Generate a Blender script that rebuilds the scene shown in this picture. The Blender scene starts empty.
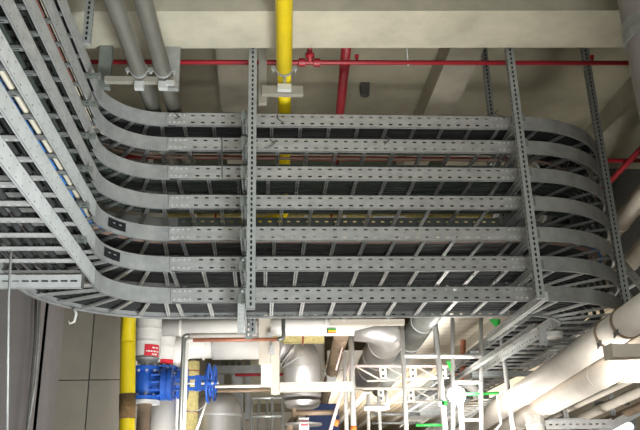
import bpy, math, random
from mathutils import Vector, Matrix
random.seed(7)
C = bpy.context.scene.collection
PI = math.pi
# ------------------------------------------------------------------ camera
def calibrate(zx, zy, vx, vy):
    a = (zx-320, 215-zy); b = (vx-320, 215-vy)
    f = math.sqrt(-(a[0]*b[0]+a[1]*b[1]))
    U = Vector((a[0], a[1], -f)); V = Vector((b[0], b[1], -f))
    U.normalize(); V.normalize()
    X = V.cross(U); X.normalize()
    return f, Matrix((X, V, U))
F, RW = calibrate(270, -1850, 264, 505)
EYE = Vector((0, 0, 1.6))
def P(px, py, ax, v):
    d = RW @ Vector((px-320, 215-py, -F))
    return EYE + d*((v-EYE[ax])/d[ax])
def PYv(px, py, y): return P(px, py, 1, y)
def PZv(px, py, z): return P(px, py, 2, z)
cam = bpy.data.cameras.new('camera'); co = bpy.data.objects.new('camera', cam); C.objects.link(co)
co.matrix_world = Matrix.Translation(EYE) @ RW.to_4x4()
cam.sensor_fit = 'HORIZONTAL'; cam.sensor_width = 36; cam.lens = F/640*36; cam.clip_start = .05; cam.clip_end = 200
bpy.context.scene.camera = co
# ------------------------------------------------------------------ materials
def mat(name, col, rough=.5, metal=0, var=.0, scale=6, bump=0, col2=None, stretch=(1,1,1), emit=None, detail=4):
    m = bpy.data.materials.new(name); m.use_nodes = True
    nt = m.node_tree; b = nt.nodes['Principled BSDF']
    b.inputs['Roughness'].default_value = rough; b.inputs['Metallic'].default_value = metal
    c = (*col, 1); b.inputs['Base Color'].default_value = c
    if var or col2:
        tc = nt.nodes.new('ShaderNodeTexCoord'); mp = nt.nodes.new('ShaderNodeMapping')
        mp.inputs['Scale'].default_value = stretch
        nz = nt.nodes.new('ShaderNodeTexNoise'); nz.inputs['Scale'].default_value = scale; nz.inputs['Detail'].default_value = detail
        nz.inputs['Roughness'].default_value = .65
        rp = nt.nodes.new('ShaderNodeValToRGB')
        lo = tuple(x*(1-var) for x in col); hi = tuple(min(1, x*(1+var)) for x in col)
        if col2: lo = col2
        rp.color_ramp.elements[0].position = .3; rp.color_ramp.elements[1].position = .7
        rp.color_ramp.elements[0].color = (*lo, 1); rp.color_ramp.elements[1].color = (*hi, 1)
        nt.links.new(tc.outputs['Object'], mp.inputs['Vector']); nt.links.new(mp.outputs[0], nz.inputs['Vector'])
        nt.links.new(nz.outputs['Fac'], rp.inputs[0]); nt.links.new(rp.outputs[0], b.inputs['Base Color'])
        if bump:
            bp = nt.nodes.new('ShaderNodeBump'); bp.inputs['Strength'].default_value = bump; bp.inputs['Distance'].default_value = .01
            nt.links.new(nz.outputs['Fac'], bp.inputs['Height']); nt.links.new(bp.outputs[0], b.inputs['Normal'])
    if emit:
        b.inputs['Emission Color'].default_value = (*emit[0], 1); b.inputs['Emission Strength'].default_value = emit[1]
    return m
M = dict(
 galv=mat('galvanised', (.47,.47,.46), .5, .45, .16, 9, stretch=(1,1,2)),
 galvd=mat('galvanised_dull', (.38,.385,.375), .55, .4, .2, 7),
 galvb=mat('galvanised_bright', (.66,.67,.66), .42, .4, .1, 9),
 rung_shade=mat('rung_steel_shaded', (.27,.28,.27), .5, .35, .1, 9),  # same rung steel, darkened to paint in the shade of the upper ladders
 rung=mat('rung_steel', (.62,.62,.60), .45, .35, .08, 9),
 post=mat('post_steel', (.40,.42,.41), .5, .4, .15, 12),
 clampd=mat('clamp_steel', (.20,.22,.20), .6, .3, .2, 12),
 railshade=mat('rail_shaded', (.17,.185,.17), .6, .3, .2, 9),  # far rails: shade from the cables above put into the colour
 dark=mat('dark_steel', (.12,.12,.11), .6, .3, .1, 12),
 conc=mat('concrete_soffit', (.42,.39,.305), .9, 0, .2, 2.2, .15, stretch=(1,1,1), detail=8),
 concd=mat('concrete_dim', (.40,.37,.27), .95, 0, .22, 1.3, .15, detail=8),
 concg=mat('concrete_grey', (.25,.232,.19), .95, 0, .16, 1.2, .1, detail=8),
 concv=mat('concrete_violet', (.32,.29,.28), .9, 0, .16, 1.1, .1, detail=8),
 green=mat('gap_backdrop_green', (.075,.09,.06), .95, 0, .3, 2),
 red=mat('red_paint', (.33,.02,.03), .4, 0, .1, 5),
 yellow=mat('yellow_paint', (.90,.68,.01), .45, 0, .06, 5),
 rust=mat('rust_band', (.20,.12,.05), .9, 0, .4, 25),
 blue=mat('blue_paint', (.02,.10,.46), .35, 0, .1, 8),
 navy=mat('navy_paint', (.01,.03,.12), .5),
 white=mat('white_jacket', (.80,.78,.74), .45, .0, .05, 3),
 cream=mat('cream_paint', (.66,.60,.51), .55, 0, .07, 4),
 creamp=mat('cream_pipe', (.84,.77,.69), .5, 0, .08, 3.5),
 silver=mat('aluminium_jacket', (.62,.60,.58), .46, .75, .1, 2.5, stretch=(1,1,.3)),
 tan=mat('tan_steel', (.30,.28,.235), .6, .1, .08, 5),
 pipe=mat('steel_pipe', (.24,.23,.20), .4, .6, .2, 5, stretch=(1,.3,1)),
 brown=mat('brown_pipe', (.25,.18,.12), .6, .1, .25, 6),
 duct=mat('grey_duct', (.34,.35,.33), .4, .6, .15, 3),
 copper=mat('copper', (.72,.28,.17), .4, .3, .12, 8),
 wool=mat('mineral_wool', (.70,.60,.26), .95, 0, .22, 25, .3),
 gold=mat('dirty_yellow', (.50,.38,.06), .7, 0, .3, 6),
 cab=mat('black_cable', (.035,.035,.036), .5, 0, .2, 9),
 cabg=mat('grey_cable', (.032,.033,.033), .6, 0, .2, 9),
 cabn=mat('green_cable', (.038,.046,.038), .5, 0, .2, 9),
 cabc=mat('cream_cable', (.62,.56,.45), .55), cabb=mat('blue_cable', (.05,.20,.55), .5),
 cabr=mat('brown_cable', (.26,.17,.13), .55), cabred=mat('red_cable', (.22,.09,.07), .5),
 scaf=mat('scaffold_tube', (.86,.85,.82), .4, .2), scafp=mat('pink_worn_tube', (.75,.60,.56), .5, .0, .12, 9),
 orange=mat('orange_paint', (.85,.25,.05), .5), gpaint=mat('green_paint', (.04,.42,.07), .45),
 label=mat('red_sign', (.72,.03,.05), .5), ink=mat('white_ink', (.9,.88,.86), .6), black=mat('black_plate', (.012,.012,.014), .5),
 panel=mat('white_panel', (.80,.75,.66), .6, 0, .05, 2), floor=mat('floor_screed', (.42,.40,.36), .8, 0, .1, 1),
 wallw=mat('white_wall', (.78,.74,.68), .8, 0, .06, 1.5),
 lampm=mat('lamp_glass', (1,1,1), .4, emit=((1,.96,.9), 26)), lamps=mat('lamp_diffuser', (1,1,1), .4, emit=((.95,1,.97), 9)),
)
for k in ('cab','cabg','cabn'): M[k].node_tree.nodes['Principled BSDF'].inputs['Specular IOR Level'].default_value = .2
def ribbed(name, col, axis, period, dark=.45):
    m = bpy.data.materials.new(name); m.use_nodes = True; nt = m.node_tree; b = nt.nodes['Principled BSDF']
    b.inputs['Roughness'].default_value = .75
    tc = nt.nodes.new('ShaderNodeTexCoord'); sp = nt.nodes.new('ShaderNodeSeparateXYZ')
    mu = nt.nodes.new('ShaderNodeMath'); mu.operation = 'MULTIPLY'; mu.inputs[1].default_value = 1/period
    fr = nt.nodes.new('ShaderNodeMath'); fr.operation = 'FRACT'
    rp = nt.nodes.new('ShaderNodeValToRGB'); rp.color_ramp.elements[0].position = .12; rp.color_ramp.elements[1].position = .25
    rp.color_ramp.elements[0].color = (*[c*dark for c in col], 1); rp.color_ramp.elements[1].color = (*col, 1)
    L = nt.links.new
    L(tc.outputs['Object'], sp.inputs[0]); L(sp.outputs[axis], mu.inputs[0]); L(mu.outputs[0], fr.inputs[0]); L(fr.outputs[0], rp.inputs[0]); L(rp.outputs[0], b.inputs['Base Color'])
    return m
M['deck'] = ribbed('tan_deck', (.66,.54,.38), 0, .16)
M['plank'] = ribbed('white_planks', (.80,.73,.62), 1, .30, .85)
# ------------------------------------------------------------------ mesh builder
class MB:
    def __init__(s): s.v = []; s.f = []; s.sm = []
    def quad(s, a, b, c, d):
        n = len(s.v); s.v += [tuple(a), tuple(b), tuple(c), tuple(d)]; s.f.append((n, n+1, n+2, n+3)); s.sm.append(0)
    def hexa(s, p):
        n = len(s.v); s.v += [tuple(q) for q in p]
        for q in ((0,3,2,1),(4,5,6,7),(0,1,5,4),(1,2,6,5),(2,3,7,6),(3,0,4,7)):
            s.f.append(tuple(n+i for i in q)); s.sm.append(0)
    def box(s, c, d, u=(1,0,0), v=(0,1,0), w=None):
        c = Vector(c); u = Vector(u).normalized(); v = Vector(v).normalized(); w = Vector(w).normalized() if w else u.cross(v).normalized()
        a, b, e = d[0]/2, d[1]/2, d[2]/2
        s.hexa([c+u*i*a+v*j*b+w*k*e for k in (-1,1) for i, j in ((-1,-1),(1,-1),(1,1),(-1,1))]); return s
    def bx(s, x0, x1, y0, y1, z0, z1): return s.box(((x0+x1)/2,(y0+y1)/2,(z0+z1)/2), (abs(x1-x0),abs(y1-y0),abs(z1-z0)))
    def bar(s, p, q, w, h, up=(0,0,1)):
        p = Vector(p); q = Vector(q); d = (q-p); L = d.length; d.normalize()
        v = Vector(up).cross(d)
        if v.length < 1e-3: v = Vector((1,0,0)).cross(d)
        v.normalize(); return s.box((p+q)/2, (L, w, h), d, v)
    def tube(s, pts, r, seg=12, caps=True, smooth=1):
        pts = [Vector(p) for p in pts]; n = len(pts)
        rs = r if isinstance(r, (list, tuple)) else [r]*n
        t0 = (pts[1]-pts[0]).normalized(); nr = t0.orthogonal().normalized(); base = len(s.v); pt = t0
        for i, p in enumerate(pts):
            t = ((pts[min(i+1,n-1)]-p).normalized() + (p-pts[max(i-1,0)]).normalized())
            t = t.normalized() if t.length > 1e-6 else pt
            ax = pt.cross(t)
            if ax.length > 1e-6: nr = Matrix.Rotation(pt.angle(t), 3, ax) @ nr
            nr = (nr - t*nr.dot(t)).normalized(); b = t.cross(nr); pt = t
            for k in range(seg):
                a = 2*PI*k/seg; s.v.append(tuple(p+(nr*math.cos(a)+b*math.sin(a))*rs[i]))
        for i in range(n-1):
            for k in range(seg):
                a = base+i*seg+k; c = base+i*seg+(k+1) % seg
                s.f.append((a, c, c+seg, a+seg)); s.sm.append(smooth)
        if caps:
            s.f.append(tuple(base+k for k in reversed(range(seg)))); s.sm.append(0)
            s.f.append(tuple(base+(n-1)*seg+k for k in range(seg))); s.sm.append(0)
        return s
    def lathe(s, o, ax, prof, seg=24):      # prof: (along, radius)
        o = Vector(o); ax = Vector(ax).normalized()
        a = ax.orthogonal().normalized(); b = ax.cross(a); base = len(s.v)
        for h, r in prof:
            for k in range(seg):
                t = 2*PI*k/seg; s.v.append(tuple(o+ax*h+(a*math.cos(t)+b*math.sin(t))*max(r, .0005)))
        for i in range(len(prof)-1):
            for k in range(seg):
                q = base+i*seg+k; c = base+i*seg+(k+1) % seg; s.f.append((q, c, c+seg, q+seg)); s.sm.append(2)
        s.f.append(tuple(base+k for k in reversed(range(seg)))); s.sm.append(0)
        s.f.append(tuple(base+(len(prof)-1)*seg+k for k in range(seg))); s.sm.append(0)
        return s
    def ring(s, c, ax, R, r, seg=28, rs=8):
        c = Vector(c); ax = Vector(ax).normalized(); a = ax.orthogonal().normalized(); b = ax.cross(a); base = len(s.v)
        for i in range(seg):
            t = 2*PI*i/seg; d = a*math.cos(t)+b*math.sin(t)
            for k in range(rs):
                u = 2*PI*k/rs; s.v.append(tuple(c+d*(R+r*math.cos(u))+ax*r*math.sin(u)))
        for i in range(seg):
            for k in range(rs):
                j = (i+1) % seg; l = (k+1) % rs
                s.f.append((base+i*rs+k, base+j*rs+k, base+j*rs+l, base+i*rs+l)); s.sm.append(1)
        return s
    def web(s, o, u, v, L, H, rows=(), pitch=.08, sl=.03, off=None):   # plate with real slots
        o = Vector(o); u = Vector(u).normalized(); v = Vector(v).normalized()
        us = [0]; off = pitch/2 if off is None else off; x = off; hol = set()
        while x+sl < L-.005:
            hol.add(len(us)); us += [x, x+sl]; x += pitch
        us.append(L); vs = [0]; hv = set()
        for c, h in rows: hv.add(len(vs)); vs += [c-h/2, c+h/2]
        vs.append(H); n = len(s.v); k = len(vs)
        for a in us:
            for b in vs: s.v.append(tuple(o+u*a+v*b))
        for i in range(len(us)-1):
            for j in range(k-1):
                if i in hol and j in hv: continue
                s.f.append((n+i*k+j, n+(i+1)*k+j, n+(i+1)*k+j+1, n+i*k+j+1)); s.sm.append(0)
        return s
    def build(s, name, m, parent=None):
        me = bpy.data.meshes.new(name); me.from_pydata(s.v, [], s.f)
        me.materials.append(M[m] if isinstance(m, str) else m)
        for p, k in zip(me.polygons, s.sm): p.use_smooth = bool(k)
        if 2 in s.sm: me.shade_smooth() if False else None
        me.update()
        if 2 in s.sm:
            try: me.set_sharp_from_angle(angle=math.radians(35))
            except Exception: pass
        o = bpy.data.objects.new(name, me); C.objects.link(o)
        if parent is not None: o.parent = parent
        return o
def tag(o, label=None, cat=None, group=None, kind=None):
    for k, v in (('label',label),('category',cat),('group',group),('kind',kind)):
        if v: o[k] = v
    return o
def thing(name, label, cat, group=None, loc=(0,0,0)):
    o = bpy.data.objects.new(name, None); C.objects.link(o); o.location = loc; o.empty_display_size = .1
    return tag(o, label, cat, group)
def struct(name, mb, m): return tag(mb.build(name, m), kind='structure')
def fillet(pts, r, n=8):
    pts = [Vector(p) for p in pts]; out = [pts[0]]
    for i in range(1, len(pts)-1):
        a, b, c = pts[i-1], pts[i], pts[i+1]; d1 = (a-b).normalized(); d2 = (c-b).normalized()
        ang = d1.angle(d2); t = min(r/math.tan(ang/2), (a-b).length*.49, (c-b).length*.49) if ang < 3.1 else 0
        if t < 1e-4: out.append(b); continue
        rr = t*math.tan(ang/2); cen = b+(d1+d2).normalized()*(rr/math.sin(ang/2))
        s0 = b+d1*t-cen; s1 = b+d2*t-cen; w = s0.angle(s1)
        for k in range(n+1):
            q = k/n; out.append(cen+(s0*math.sin((1-q)*w)+s1*math.sin(q*w))/math.sin(w))
    out.append(pts[-1]); return out
UPV = Vector((0,0,1))
_bolt = {}
def bolt_at(parent, c, ax, r, l, m):
    k = (r, l, m)
    if k not in _bolt:
        o = MB().lathe((0,0,-l/2), (0,0,1), [(0,r),(l*.85,r),(l,r*.6)], 6).build('bolt', m, parent); _bolt[k] = o
    else:
        o = _bolt[k].copy(); C.objects.link(o); o.parent = parent
    o.location = Vector(c); o.rotation_euler = Vector(ax).to_track_quat('Z', 'Y').to_euler(); return o
# ------------------------------------------------------------------ the building
struct('floor', MB().bx(-8, 9, -4, 34, -.1, 0), 'floor')
struct('ceiling', MB().bx(-8, 9, -4, 34, 6.0, 6.2), 'concd')
struct('wall_left', MB().bx(-8.2, -8, -4, 34, 0, 6), 'concg')
struct('wall_right', MB().bx(9, 9.2, -4, 34, 0, 6), 'concg')
struct('wall_back', MB().bx(-8, 9, 34, 34.2, 0, 6), 'wallw')
struct('wall_front', MB().bx(-8, 9, -4.2, -4, 0, 6), 'concg')
BZ = 5.08
y0 = PZv(330, 11.5, BZ).y; y1 = PZv(330, 48.5, BZ).y
def edge(py_l, py_r):
    a = PZv(100, py_l, BZ); b = PZv(615, py_r, BZ); k = (b.y-a.y)/(b.x-a.x)
    return [Vector((x, a.y+(x-a.x)*k, BZ)) for x in (-8, 9)]
n0, n1 = edge(11.5, 10.5); f0, f1 = edge(48.5, 47.5); up = Vector((0,0,6.0-BZ))
struct('ceiling_beam', (lambda m: (m.hexa([n0, n1, f1, f0, n0+up, n1+up, f1+up, f0+up]), m)[1])(MB()), 'conc')
for i, (a, b) in enumerate(((-2.76,-2.43), (-.48,-.15), (1.80,2.13), (4.08,4.41))):
    struct('ceiling_rib', MB().bx(a, b, y1, 11, 5.72, 6.0), 'conc')
# added dark backdrop behind the stack, keeps the gaps between the trays dark
struct('gap_backdrop', MB().bx(-8, 2.45, 9.6, 9.8, 4.12, 6.0), 'green')
# grey precast wall at lower left with joints
mb = MB(); xs = [-2.5, -1.98, -1.50]; zz = [0, P(90, 380, 1, 9).z, 6.0]
for i in range(2):
    for j in range(2): mb.bx(xs[i]+.008, xs[i+1]-.008, 9, 9.2, zz[j]+.006, zz[j+1]-.006)
struct('wall_precast', mb, 'concg')
struct('wall_precast_joint', MB().bx(-2.5, -1.5, 9.03, 9.19, 0, 6), 'dark')
struct('column_left', MB().bx(P(41, 380, 1, 8.6).x, P(48.5, 380, 1, 8.6).x, 8.6, 9.2, 0, 6), 'concv')
mb = MB()
e = P(33, 380, 1, 8.3).x
for k in range(6): mb.bx(e-.62*(k+1)+.006, e-.62*k-.006, 8.3, 8.5, 0, 6)
struct('wall_panelled', mb, 'concv')
struct('wall_return', MB().bx(-1.62, -1.5, 9.2, 34, 0, 6), 'wallw')
# vertical concrete column / riser near the camera at the upper right
c = P(634, 60, 1, 4.0)
k = tag(thing('riser_pipe', 'fat grey vertical pipe with a ring joint at the upper right corner', 'pipe'))
r = c.x+.17-P(621.5, 60, 1, 4.0).x
cx = c.x+.25
MB().lathe((cx, 4.0, 3.2), (0,0,1), [(0,r),(2.8,r)], 48).build('pipe_body', 'concv', k)
zc = P(634, 30, 1, 4.0).z
MB().lathe((cx, 4.0, zc), (0,0,1), [(-.07,r),(-.065,r+.012),(-.01,r+.012),(-.005,r+.004),(.005,r+.004),(.01,r+.012),(.065,r+.012),(.07,r)], 48).build('joint_collar', 'galvd', k)
# ------------------------------------------------------------------ cable ladders
YF, W, RI = 5.8, .55, .45
ZB = [4.564, 4.336, 4.081, 3.826, 3.556, 3.306, 3.056]
XR = 2.2; YR = YF+W+RI     # right bend centre
RO = RI+W
HR = .12
def path(i, u, y_start=.9, y_end=15., step=12):
    """points along ladder i at offset u from the inner (near, left-bend) rail"""
    xi = -1.28+.017*i; cxl = xi+RI; cyl = YF-RI
    pts = []
    y = y_start
    while y < cyl: pts.append((xi-u, y)); y += .35
    for k in range(step+1):
        a = PI-k*(PI/2)/step; R = RI+u; pts.append((cxl+R*math.cos(a), cyl+R*math.sin(a)))
    x = cxl+.3
    while x < XR-.1: pts.append((x, YF+u)); x += .3
    R2 = RO-u
    for k in range(step+1):
        a = -PI/2+k*(PI/2)/step; pts.append((XR+R2*math.cos(a), YR+R2*math.sin(a)))
    y = YR+.4
    while y < y_end: pts.append((XR+R2, y)); y += .5
    return pts
def straight_rail(o, d, L, inward, z, off=.03, sl=.03, sh=.013, pt=.083, fl=.022):
    mb = MB(); o = Vector(o); d = Vector(d); inw = Vector(inward)
    oo = Vector((o.x, o.y, z))
    mb.web(oo, d, UPV, L, HR, ((.028,sh),(.092,sh)), pt, sl, off)
    for zz in (0, HR):
        t = .0035
        mb.box(oo+d*L/2+inw*fl/2+UPV*(zz+(t/2 if zz == 0 else -t/2)), (L, fl, t), d, inw)
    # return lips
    for zz in (.007, HR-.007): mb.box(oo+d*L/2+inw*fl+UPV*zz, (L, .002, .014), d, inw)
    return mb
def arc_rail(cx, cy, R, a0, a1, z, inward_sign, ext=.1, n=20):
    mb = MB(); pts = []
    for k in range(n+1):
        a = a0+(a1-a0)*k/n; pts.append((Vector((cx+R*math.cos(a), cy+R*math.sin(a), z)), Vector((math.cos(a), math.sin(a), 0))))
    # tangential extensions
    t0 = (pts[0][0]-pts[1][0]).normalized(); t1 = (pts[-1][0]-pts[-2][0]).normalized()
    pts = [(pts[0][0]+t0*ext, pts[0][1])]+pts+[(pts[-1][0]+t1*ext, pts[-1][1])]
    for (p, nrm), (q, nrq) in zip(pts[:-1], pts[1:]):
        i1 = nrm*inward_sign*.022; i2 = nrq*inward_sign*.022
        h = UPV*HR
        mb.quad(p, q, q+h, p+h)
        mb.quad(p, q, q+i2, p+i1); mb.quad(p+h, q+h, q+h+i2, p+h+i1)
        mb.quad(p+i1, q+i2, q+i2+UPV*.012, p+i1+UPV*.012)
    return mb
def rung_mesh(L):
    mb = MB(); w = .029; h = .018
    mb.web((0,-w/2,0), (1,0,0), (0,1,0), L, w, ((w/2,.009),), .05, .03, .025)
    for y in (-w/2, w/2): mb.quad((0,y,0),(L,y,0),(L,y,h),(0,y,h))
    for y, s in ((-w/2,1),(w/2,-1)): mb.quad((0,y,h),(L,y,h),(L,y+s*.009,h),(0,y+s*.009,h))
    return mb
first_rung = {}
def rung(x, y, z, ang, parent):
    mk = 'rung' if z < 3.4 else 'rung_shade'
    if mk not in first_rung:
        o = rung_mesh(W).build('rung', mk, parent); first_rung[mk] = o
    else:
        o = first_rung[mk].copy(); C.objects.link(o); o.parent = parent
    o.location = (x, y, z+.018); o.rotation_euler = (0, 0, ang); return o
ORD = ['topmost', 'second', 'third', 'fourth', 'fifth', 'sixth', 'lowest']
DESC = ['topmost galvanised cable ladder of the seven, packed with black cables',
        'second galvanised cable ladder from the top, carrying a few cream cables',
        'third galvanised cable ladder from the top of the stack of seven',
        'middle galvanised cable ladder, fourth of the seven, lightly loaded',
        'fifth galvanised cable ladder from the top with blue and cream cables',
        'second lowest galvanised cable ladder with a black plate on its left bend',
        'lowest galvanised cable ladder of the stack, rungs bare from below']
def make_ladder(i):
    z = ZB[i]; xi = -1.28+.017*i; cxl = xi+RI; cyl = YF-RI
    t = thing('cable_ladder', DESC[i], 'cable ladder', 'stack of seven cable ladders')
    y_s = .9; m = 'galv'; RL = 1.2 if i < 5 else 8.2
    # left run
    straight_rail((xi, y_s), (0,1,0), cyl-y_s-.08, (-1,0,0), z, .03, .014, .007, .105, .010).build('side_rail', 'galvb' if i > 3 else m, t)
    straight_rail((xi-W, y_s), (0,1,0), cyl-y_s-.08, (1,0,0), z).build('side_rail', m, t)
    # left bend
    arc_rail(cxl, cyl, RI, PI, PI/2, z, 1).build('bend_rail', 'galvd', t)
    arc_rail(cxl, cyl, RO, PI, PI/2, z, -1).build('bend_rail', m, t)
    # middle
    x0 = cxl+.03; x1 = XR-.12
    straight_rail((x0, YF-.004), (1,0,0), x1-x0, (0,1,0), z, .02+.01*(i % 3)).build('side_rail', m, t)
    straight_rail((x0, YF+W), (1,0,0), x1-x0, (0,-1,0), z).build('side_rail', 'railshade' if i < 6 else 'galvd', t)
    # right bend + right run
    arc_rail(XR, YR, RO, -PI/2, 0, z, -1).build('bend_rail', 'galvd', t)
    arc_rail(XR, YR, RI, -PI/2, 0, z, 1).build('bend_rail', m, t)
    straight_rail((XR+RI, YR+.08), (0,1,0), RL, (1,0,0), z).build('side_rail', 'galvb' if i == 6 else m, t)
    straight_rail((XR+RO, YR+.08), (0,1,0), RL, (-1,0,0), z).build('side_rail', m, t)
    # splice plates with bolts
    for xs, nn in ((cxl+.10, (0,-1,0)), (XR-.16, (0,-1,0))):
        s = MB().box((xs, YF-.008, z+HR/2), (.17,.005,HR*.86)).build('splice_plate', 'galv', t)
        for dx in (-.06,-.02,.02,.06):
            for dz in (-.032,.032): bolt_at(s, (xs+dx, YF-.014, z+HR/2+dz), nn, .008, .008, 'galvb')
    # rungs
    y = y_s+.15
    while y < cyl-.08: rung(xi-W, y, z, 0, t); y += .25
    for k in range(7):
        a = PI-PI/2*(k+.35)/6.6; rung(cxl+RI*math.cos(a), cyl+RI*math.sin(a), z, a, t)
    x = 1.273-.2433*8
    x += .2433*math.ceil((cxl+.03-x)/.2433)
    x += (0, .05, -.03, .08, .02, -.05, 0)[i]
    while x < XR-.03: rung(x, YF, z, PI/2, t); x += .2433
    for k in range(5):
        a = -PI/2+PI/2*(k+.5)/5; rung(XR+RI*math.cos(a), YR+RI*math.sin(a), z, a, t)
    y = YR+.15
    while y < YR+RL: rung(XR+RI, y, z, 0, t); y += .25
    if i in (4, 5):
        px = (115.7, 111)[i-4]; a = PI-(.62, .50)[i-4]
        q = Vector((cxl+RI*math.cos(a), cyl+RI*math.sin(a), 0)); n = Vector((-math.cos(a), -math.sin(a), 0)); tg = Vector((-math.sin(a), math.cos(a), 0))
        # follow the curve with three flat leaves
        mb = MB()
        for s in (-1, 0, 1):
            aa = a+s*.13; qq = Vector((cxl+(RI-.006)*math.cos(aa), cyl+(RI-.006)*math.sin(aa), z+.062))
            mb.box(qq, (.062,.003,.07), (-math.sin(aa), math.cos(aa), 0), (math.cos(aa), math.sin(aa), 0))
        pl = mb.build('black_plate', 'black', t)
        for s in (-.6, .5):
            mk = MB()
            aa = a+s*.13; qq = Vector((cxl+(RI-.010)*math.cos(aa), cyl+(RI-.010)*math.sin(aa), z+.068))
            mk.box(qq, (.022,.002,.008), (-math.sin(aa), math.cos(aa), 0), (math.cos(aa), math.sin(aa), 0))
            mk.build('plate_slot', 'galv', pl)
    return t
for i in range(7): make_ladder(i)
# cables
def cable(i, u, r, m, label, group, h=0, jit=.006, y_end=15., y_start=.9):
    if i < 5: y_end = 8.0
    pts = path(i, u, y_start, y_end); out = []
    ph = random.random()*9
    for k, (x, y) in enumerate(pts):
        j = math.sin(k*.7+ph)*jit; out.append((x+j*.6, y+j*.6, ZB[i]+.04+r+h+abs(math.sin(k*.45+ph*2))*.006))
    o = MB().tube(out, r, 7).build('cable', m); return tag(o, label, 'cable', group)
def fan(i, n, r, m, label, group, u0=.05, u1=.5, h=0):
    for k in range(n): cable(i, u0+(u1-u0)*k/max(n-1,1), r*random.uniform(.8,1.1), m, label, group, h)
fan(0, 13, .02, 'cab', 'thick black power cable packed on the topmost cable ladder', 'black cables on the topmost ladder', .035, .515)
fan(1, 3, .0055, 'cabc', 'thin cream cable lying on the second cable ladder from the top', 'cream cables on the second ladder', .045, .09)
cable(1, .26, .012, 'cabr', 'brown cable near the front of the second cable ladder', None)
cable(1, .07, .007, 'cabred', 'thin reddish brown cable at the front of the second cable ladder', None)
fan(2, 7, .018, 'cabn', 'dark cable lying on the third cable ladder from the top', 'dark cables on the third ladder', .05, .38)
fan(3, 4, .016, 'cabn', 'dark cable lying on the middle cable ladder of the seven', 'dark cables on the middle ladder', .04, .22)
cable(4, .072, .019, 'cabc', 'cream cable beside the blue one on the fifth cable ladder', None)
cable(4, .108, .011, 'cabb', 'blue cable beside the cream one on the fifth cable ladder', None)
fan(4, 4, .008, 'cabr', 'thin brown cable beside the blue one on the fifth cable ladder', 'thin brown cables on the fifth ladder', .135, .20)
fan(4, 7, .02, 'cabg', 'dark grey cable behind the brown ones on the fifth cable ladder', 'dark grey cables on the fifth ladder', .24, .51)
fan(5, 9, .019, 'cabg', 'dark grey power cable on the second lowest cable ladder', 'dark grey cables on the second lowest ladder', .06, .50)
fan(6, 6, .019, 'cabg', 'dark grey power cable on the lowest cable ladder', 'dark grey cables on the lowest ladder', .17, .50)
# ------------------------------------------------------------------ slotted posts and arms
def channel(p, q, w, d, face, rows_f=((.5,.015),), pitch=.043, sl=.026, sides=True, off=None):
    """U channel from p to q; 'face' is the direction its slotted web looks to"""
    p = Vector(p); q = Vector(q); L = (q-p).length; u = (q-p).normalized(); fz = Vector(face); fz = (fz-u*fz.dot(u)).normalized(); s = u.cross(fz).normalized()
    mb = MB()
    mb.web(p-s*w/2+fz*d/2, u, s, L, w, [(c*w, h) for c, h in rows_f], pitch, sl, off)
    for k in (-1, 1):
        mb.web(p+s*k*w/2-fz*d/2, u, fz, L, d, ((d/2,.011),) if sides else (), pitch, sl, off)
        mb.box((p+q)/2+s*k*(w/2-.006)-fz*d/2, (L, .012, .002), u, s)
    return mb
def post(label, x, y, z0, z1, w=.062, d=.05, m='post', face=(0,-1,0), base=True):
    t = thing('support_post', label, 'post', loc=(0,0,0))
    cb = channel((x,y,z0), (x,y,z1), w, d, face); fv = Vector(face)
    cb.box((x,y,z0+.001), (w,d,.002)); MB().box(Vector((x,y,(z0+z1)/2))-fv*(d/2-.001), (w*.94,.002,z1-z0)).build('slot_shade_plate', 'black', t)  # black plate added behind the slots so they read as shaded
    cb.build('channel', m, t)
    if base: MB().bx(x-.08, x+.08, y-.06, y+.06, z1-.012, z1).build('head_plate', m, t)
    return t
post('front slotted post left of centre that runs down before all seven ladders', -.10, 5.5, 2.93, 6.0, .065, .05)
post('front slotted post at the right bend with arms under every ladder', 2.055, 5.5, 3.0, 6.0, .062, .055)
post('slotted post outside the curve of the right bend, rightmost of the posts', 3.06, 6.2, 2.6, 6.0, .062, .05)
post('rear slotted post behind the ladders near the right bend', 2.16, 6.46, 3.0, 6.0, .055, .05)
post('rear slotted post hidden behind the left of centre front post', -.10, 6.46, 2.95, 6.0, .05, .05)
post('slotted post beside the left run at the top left of the photo', -1.27, 4.82, 4.70, 6.0, .055, .05)
post('outer slotted post at the far side of the left run', -2.02, 4.95, 2.98, 6.0, .05, .05)
def arm(p, q, label, group, face=(0,0,-1), w=.045, d=.06, m='post'):
    t = thing('cantilever_bracket', label, 'bracket', group)
    channel(p, q, w, d, face).build('channel', m, t)
    pp = Vector(p); MB().box(pp+(Vector(q)-pp).normalized()*.004, (.008,w+.008,d+.01), (Vector(q)-pp), (Vector(q)-pp).cross(UPV)).build('end_plate', 'clampd' if m == 'post' else m, t)
    return t
WH = ['topmost', 'second', 'third', 'fourth', 'fifth', 'sixth', 'lowest']
for i, z in enumerate(ZB):
    zz = z-.034
    L = 7.05 if i == 6 else 6.5
    arm((2.10,5.52,zz), (2.10,L,zz), f'slotted arm under the {WH[i]} ladder at the right bend', 'arms at the right bend', m='galvb' if i == 6 else 'post')
    arm((-.165,5.53,zz), (-.165,6.5,zz), f'short slotted arm under the {WH[i]} ladder, left of centre post', 'arms at the left of centre post', w=.04)
    if i < 6: arm((-1.19,4.98,zz+.008), (-1.95,4.98,zz+.008), f'slotted arm under the {WH[i]} ladder in the left run', 'arms under the left run', w=.03, d=.03, m='clampd')
t = thing('cantilever_bracket', 'long slotted arm under the lowest ladder at the left edge', 'bracket', 'arms under the left run')
z = ZB[6]; a = P(83, 280, 1, 5.0)
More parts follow.
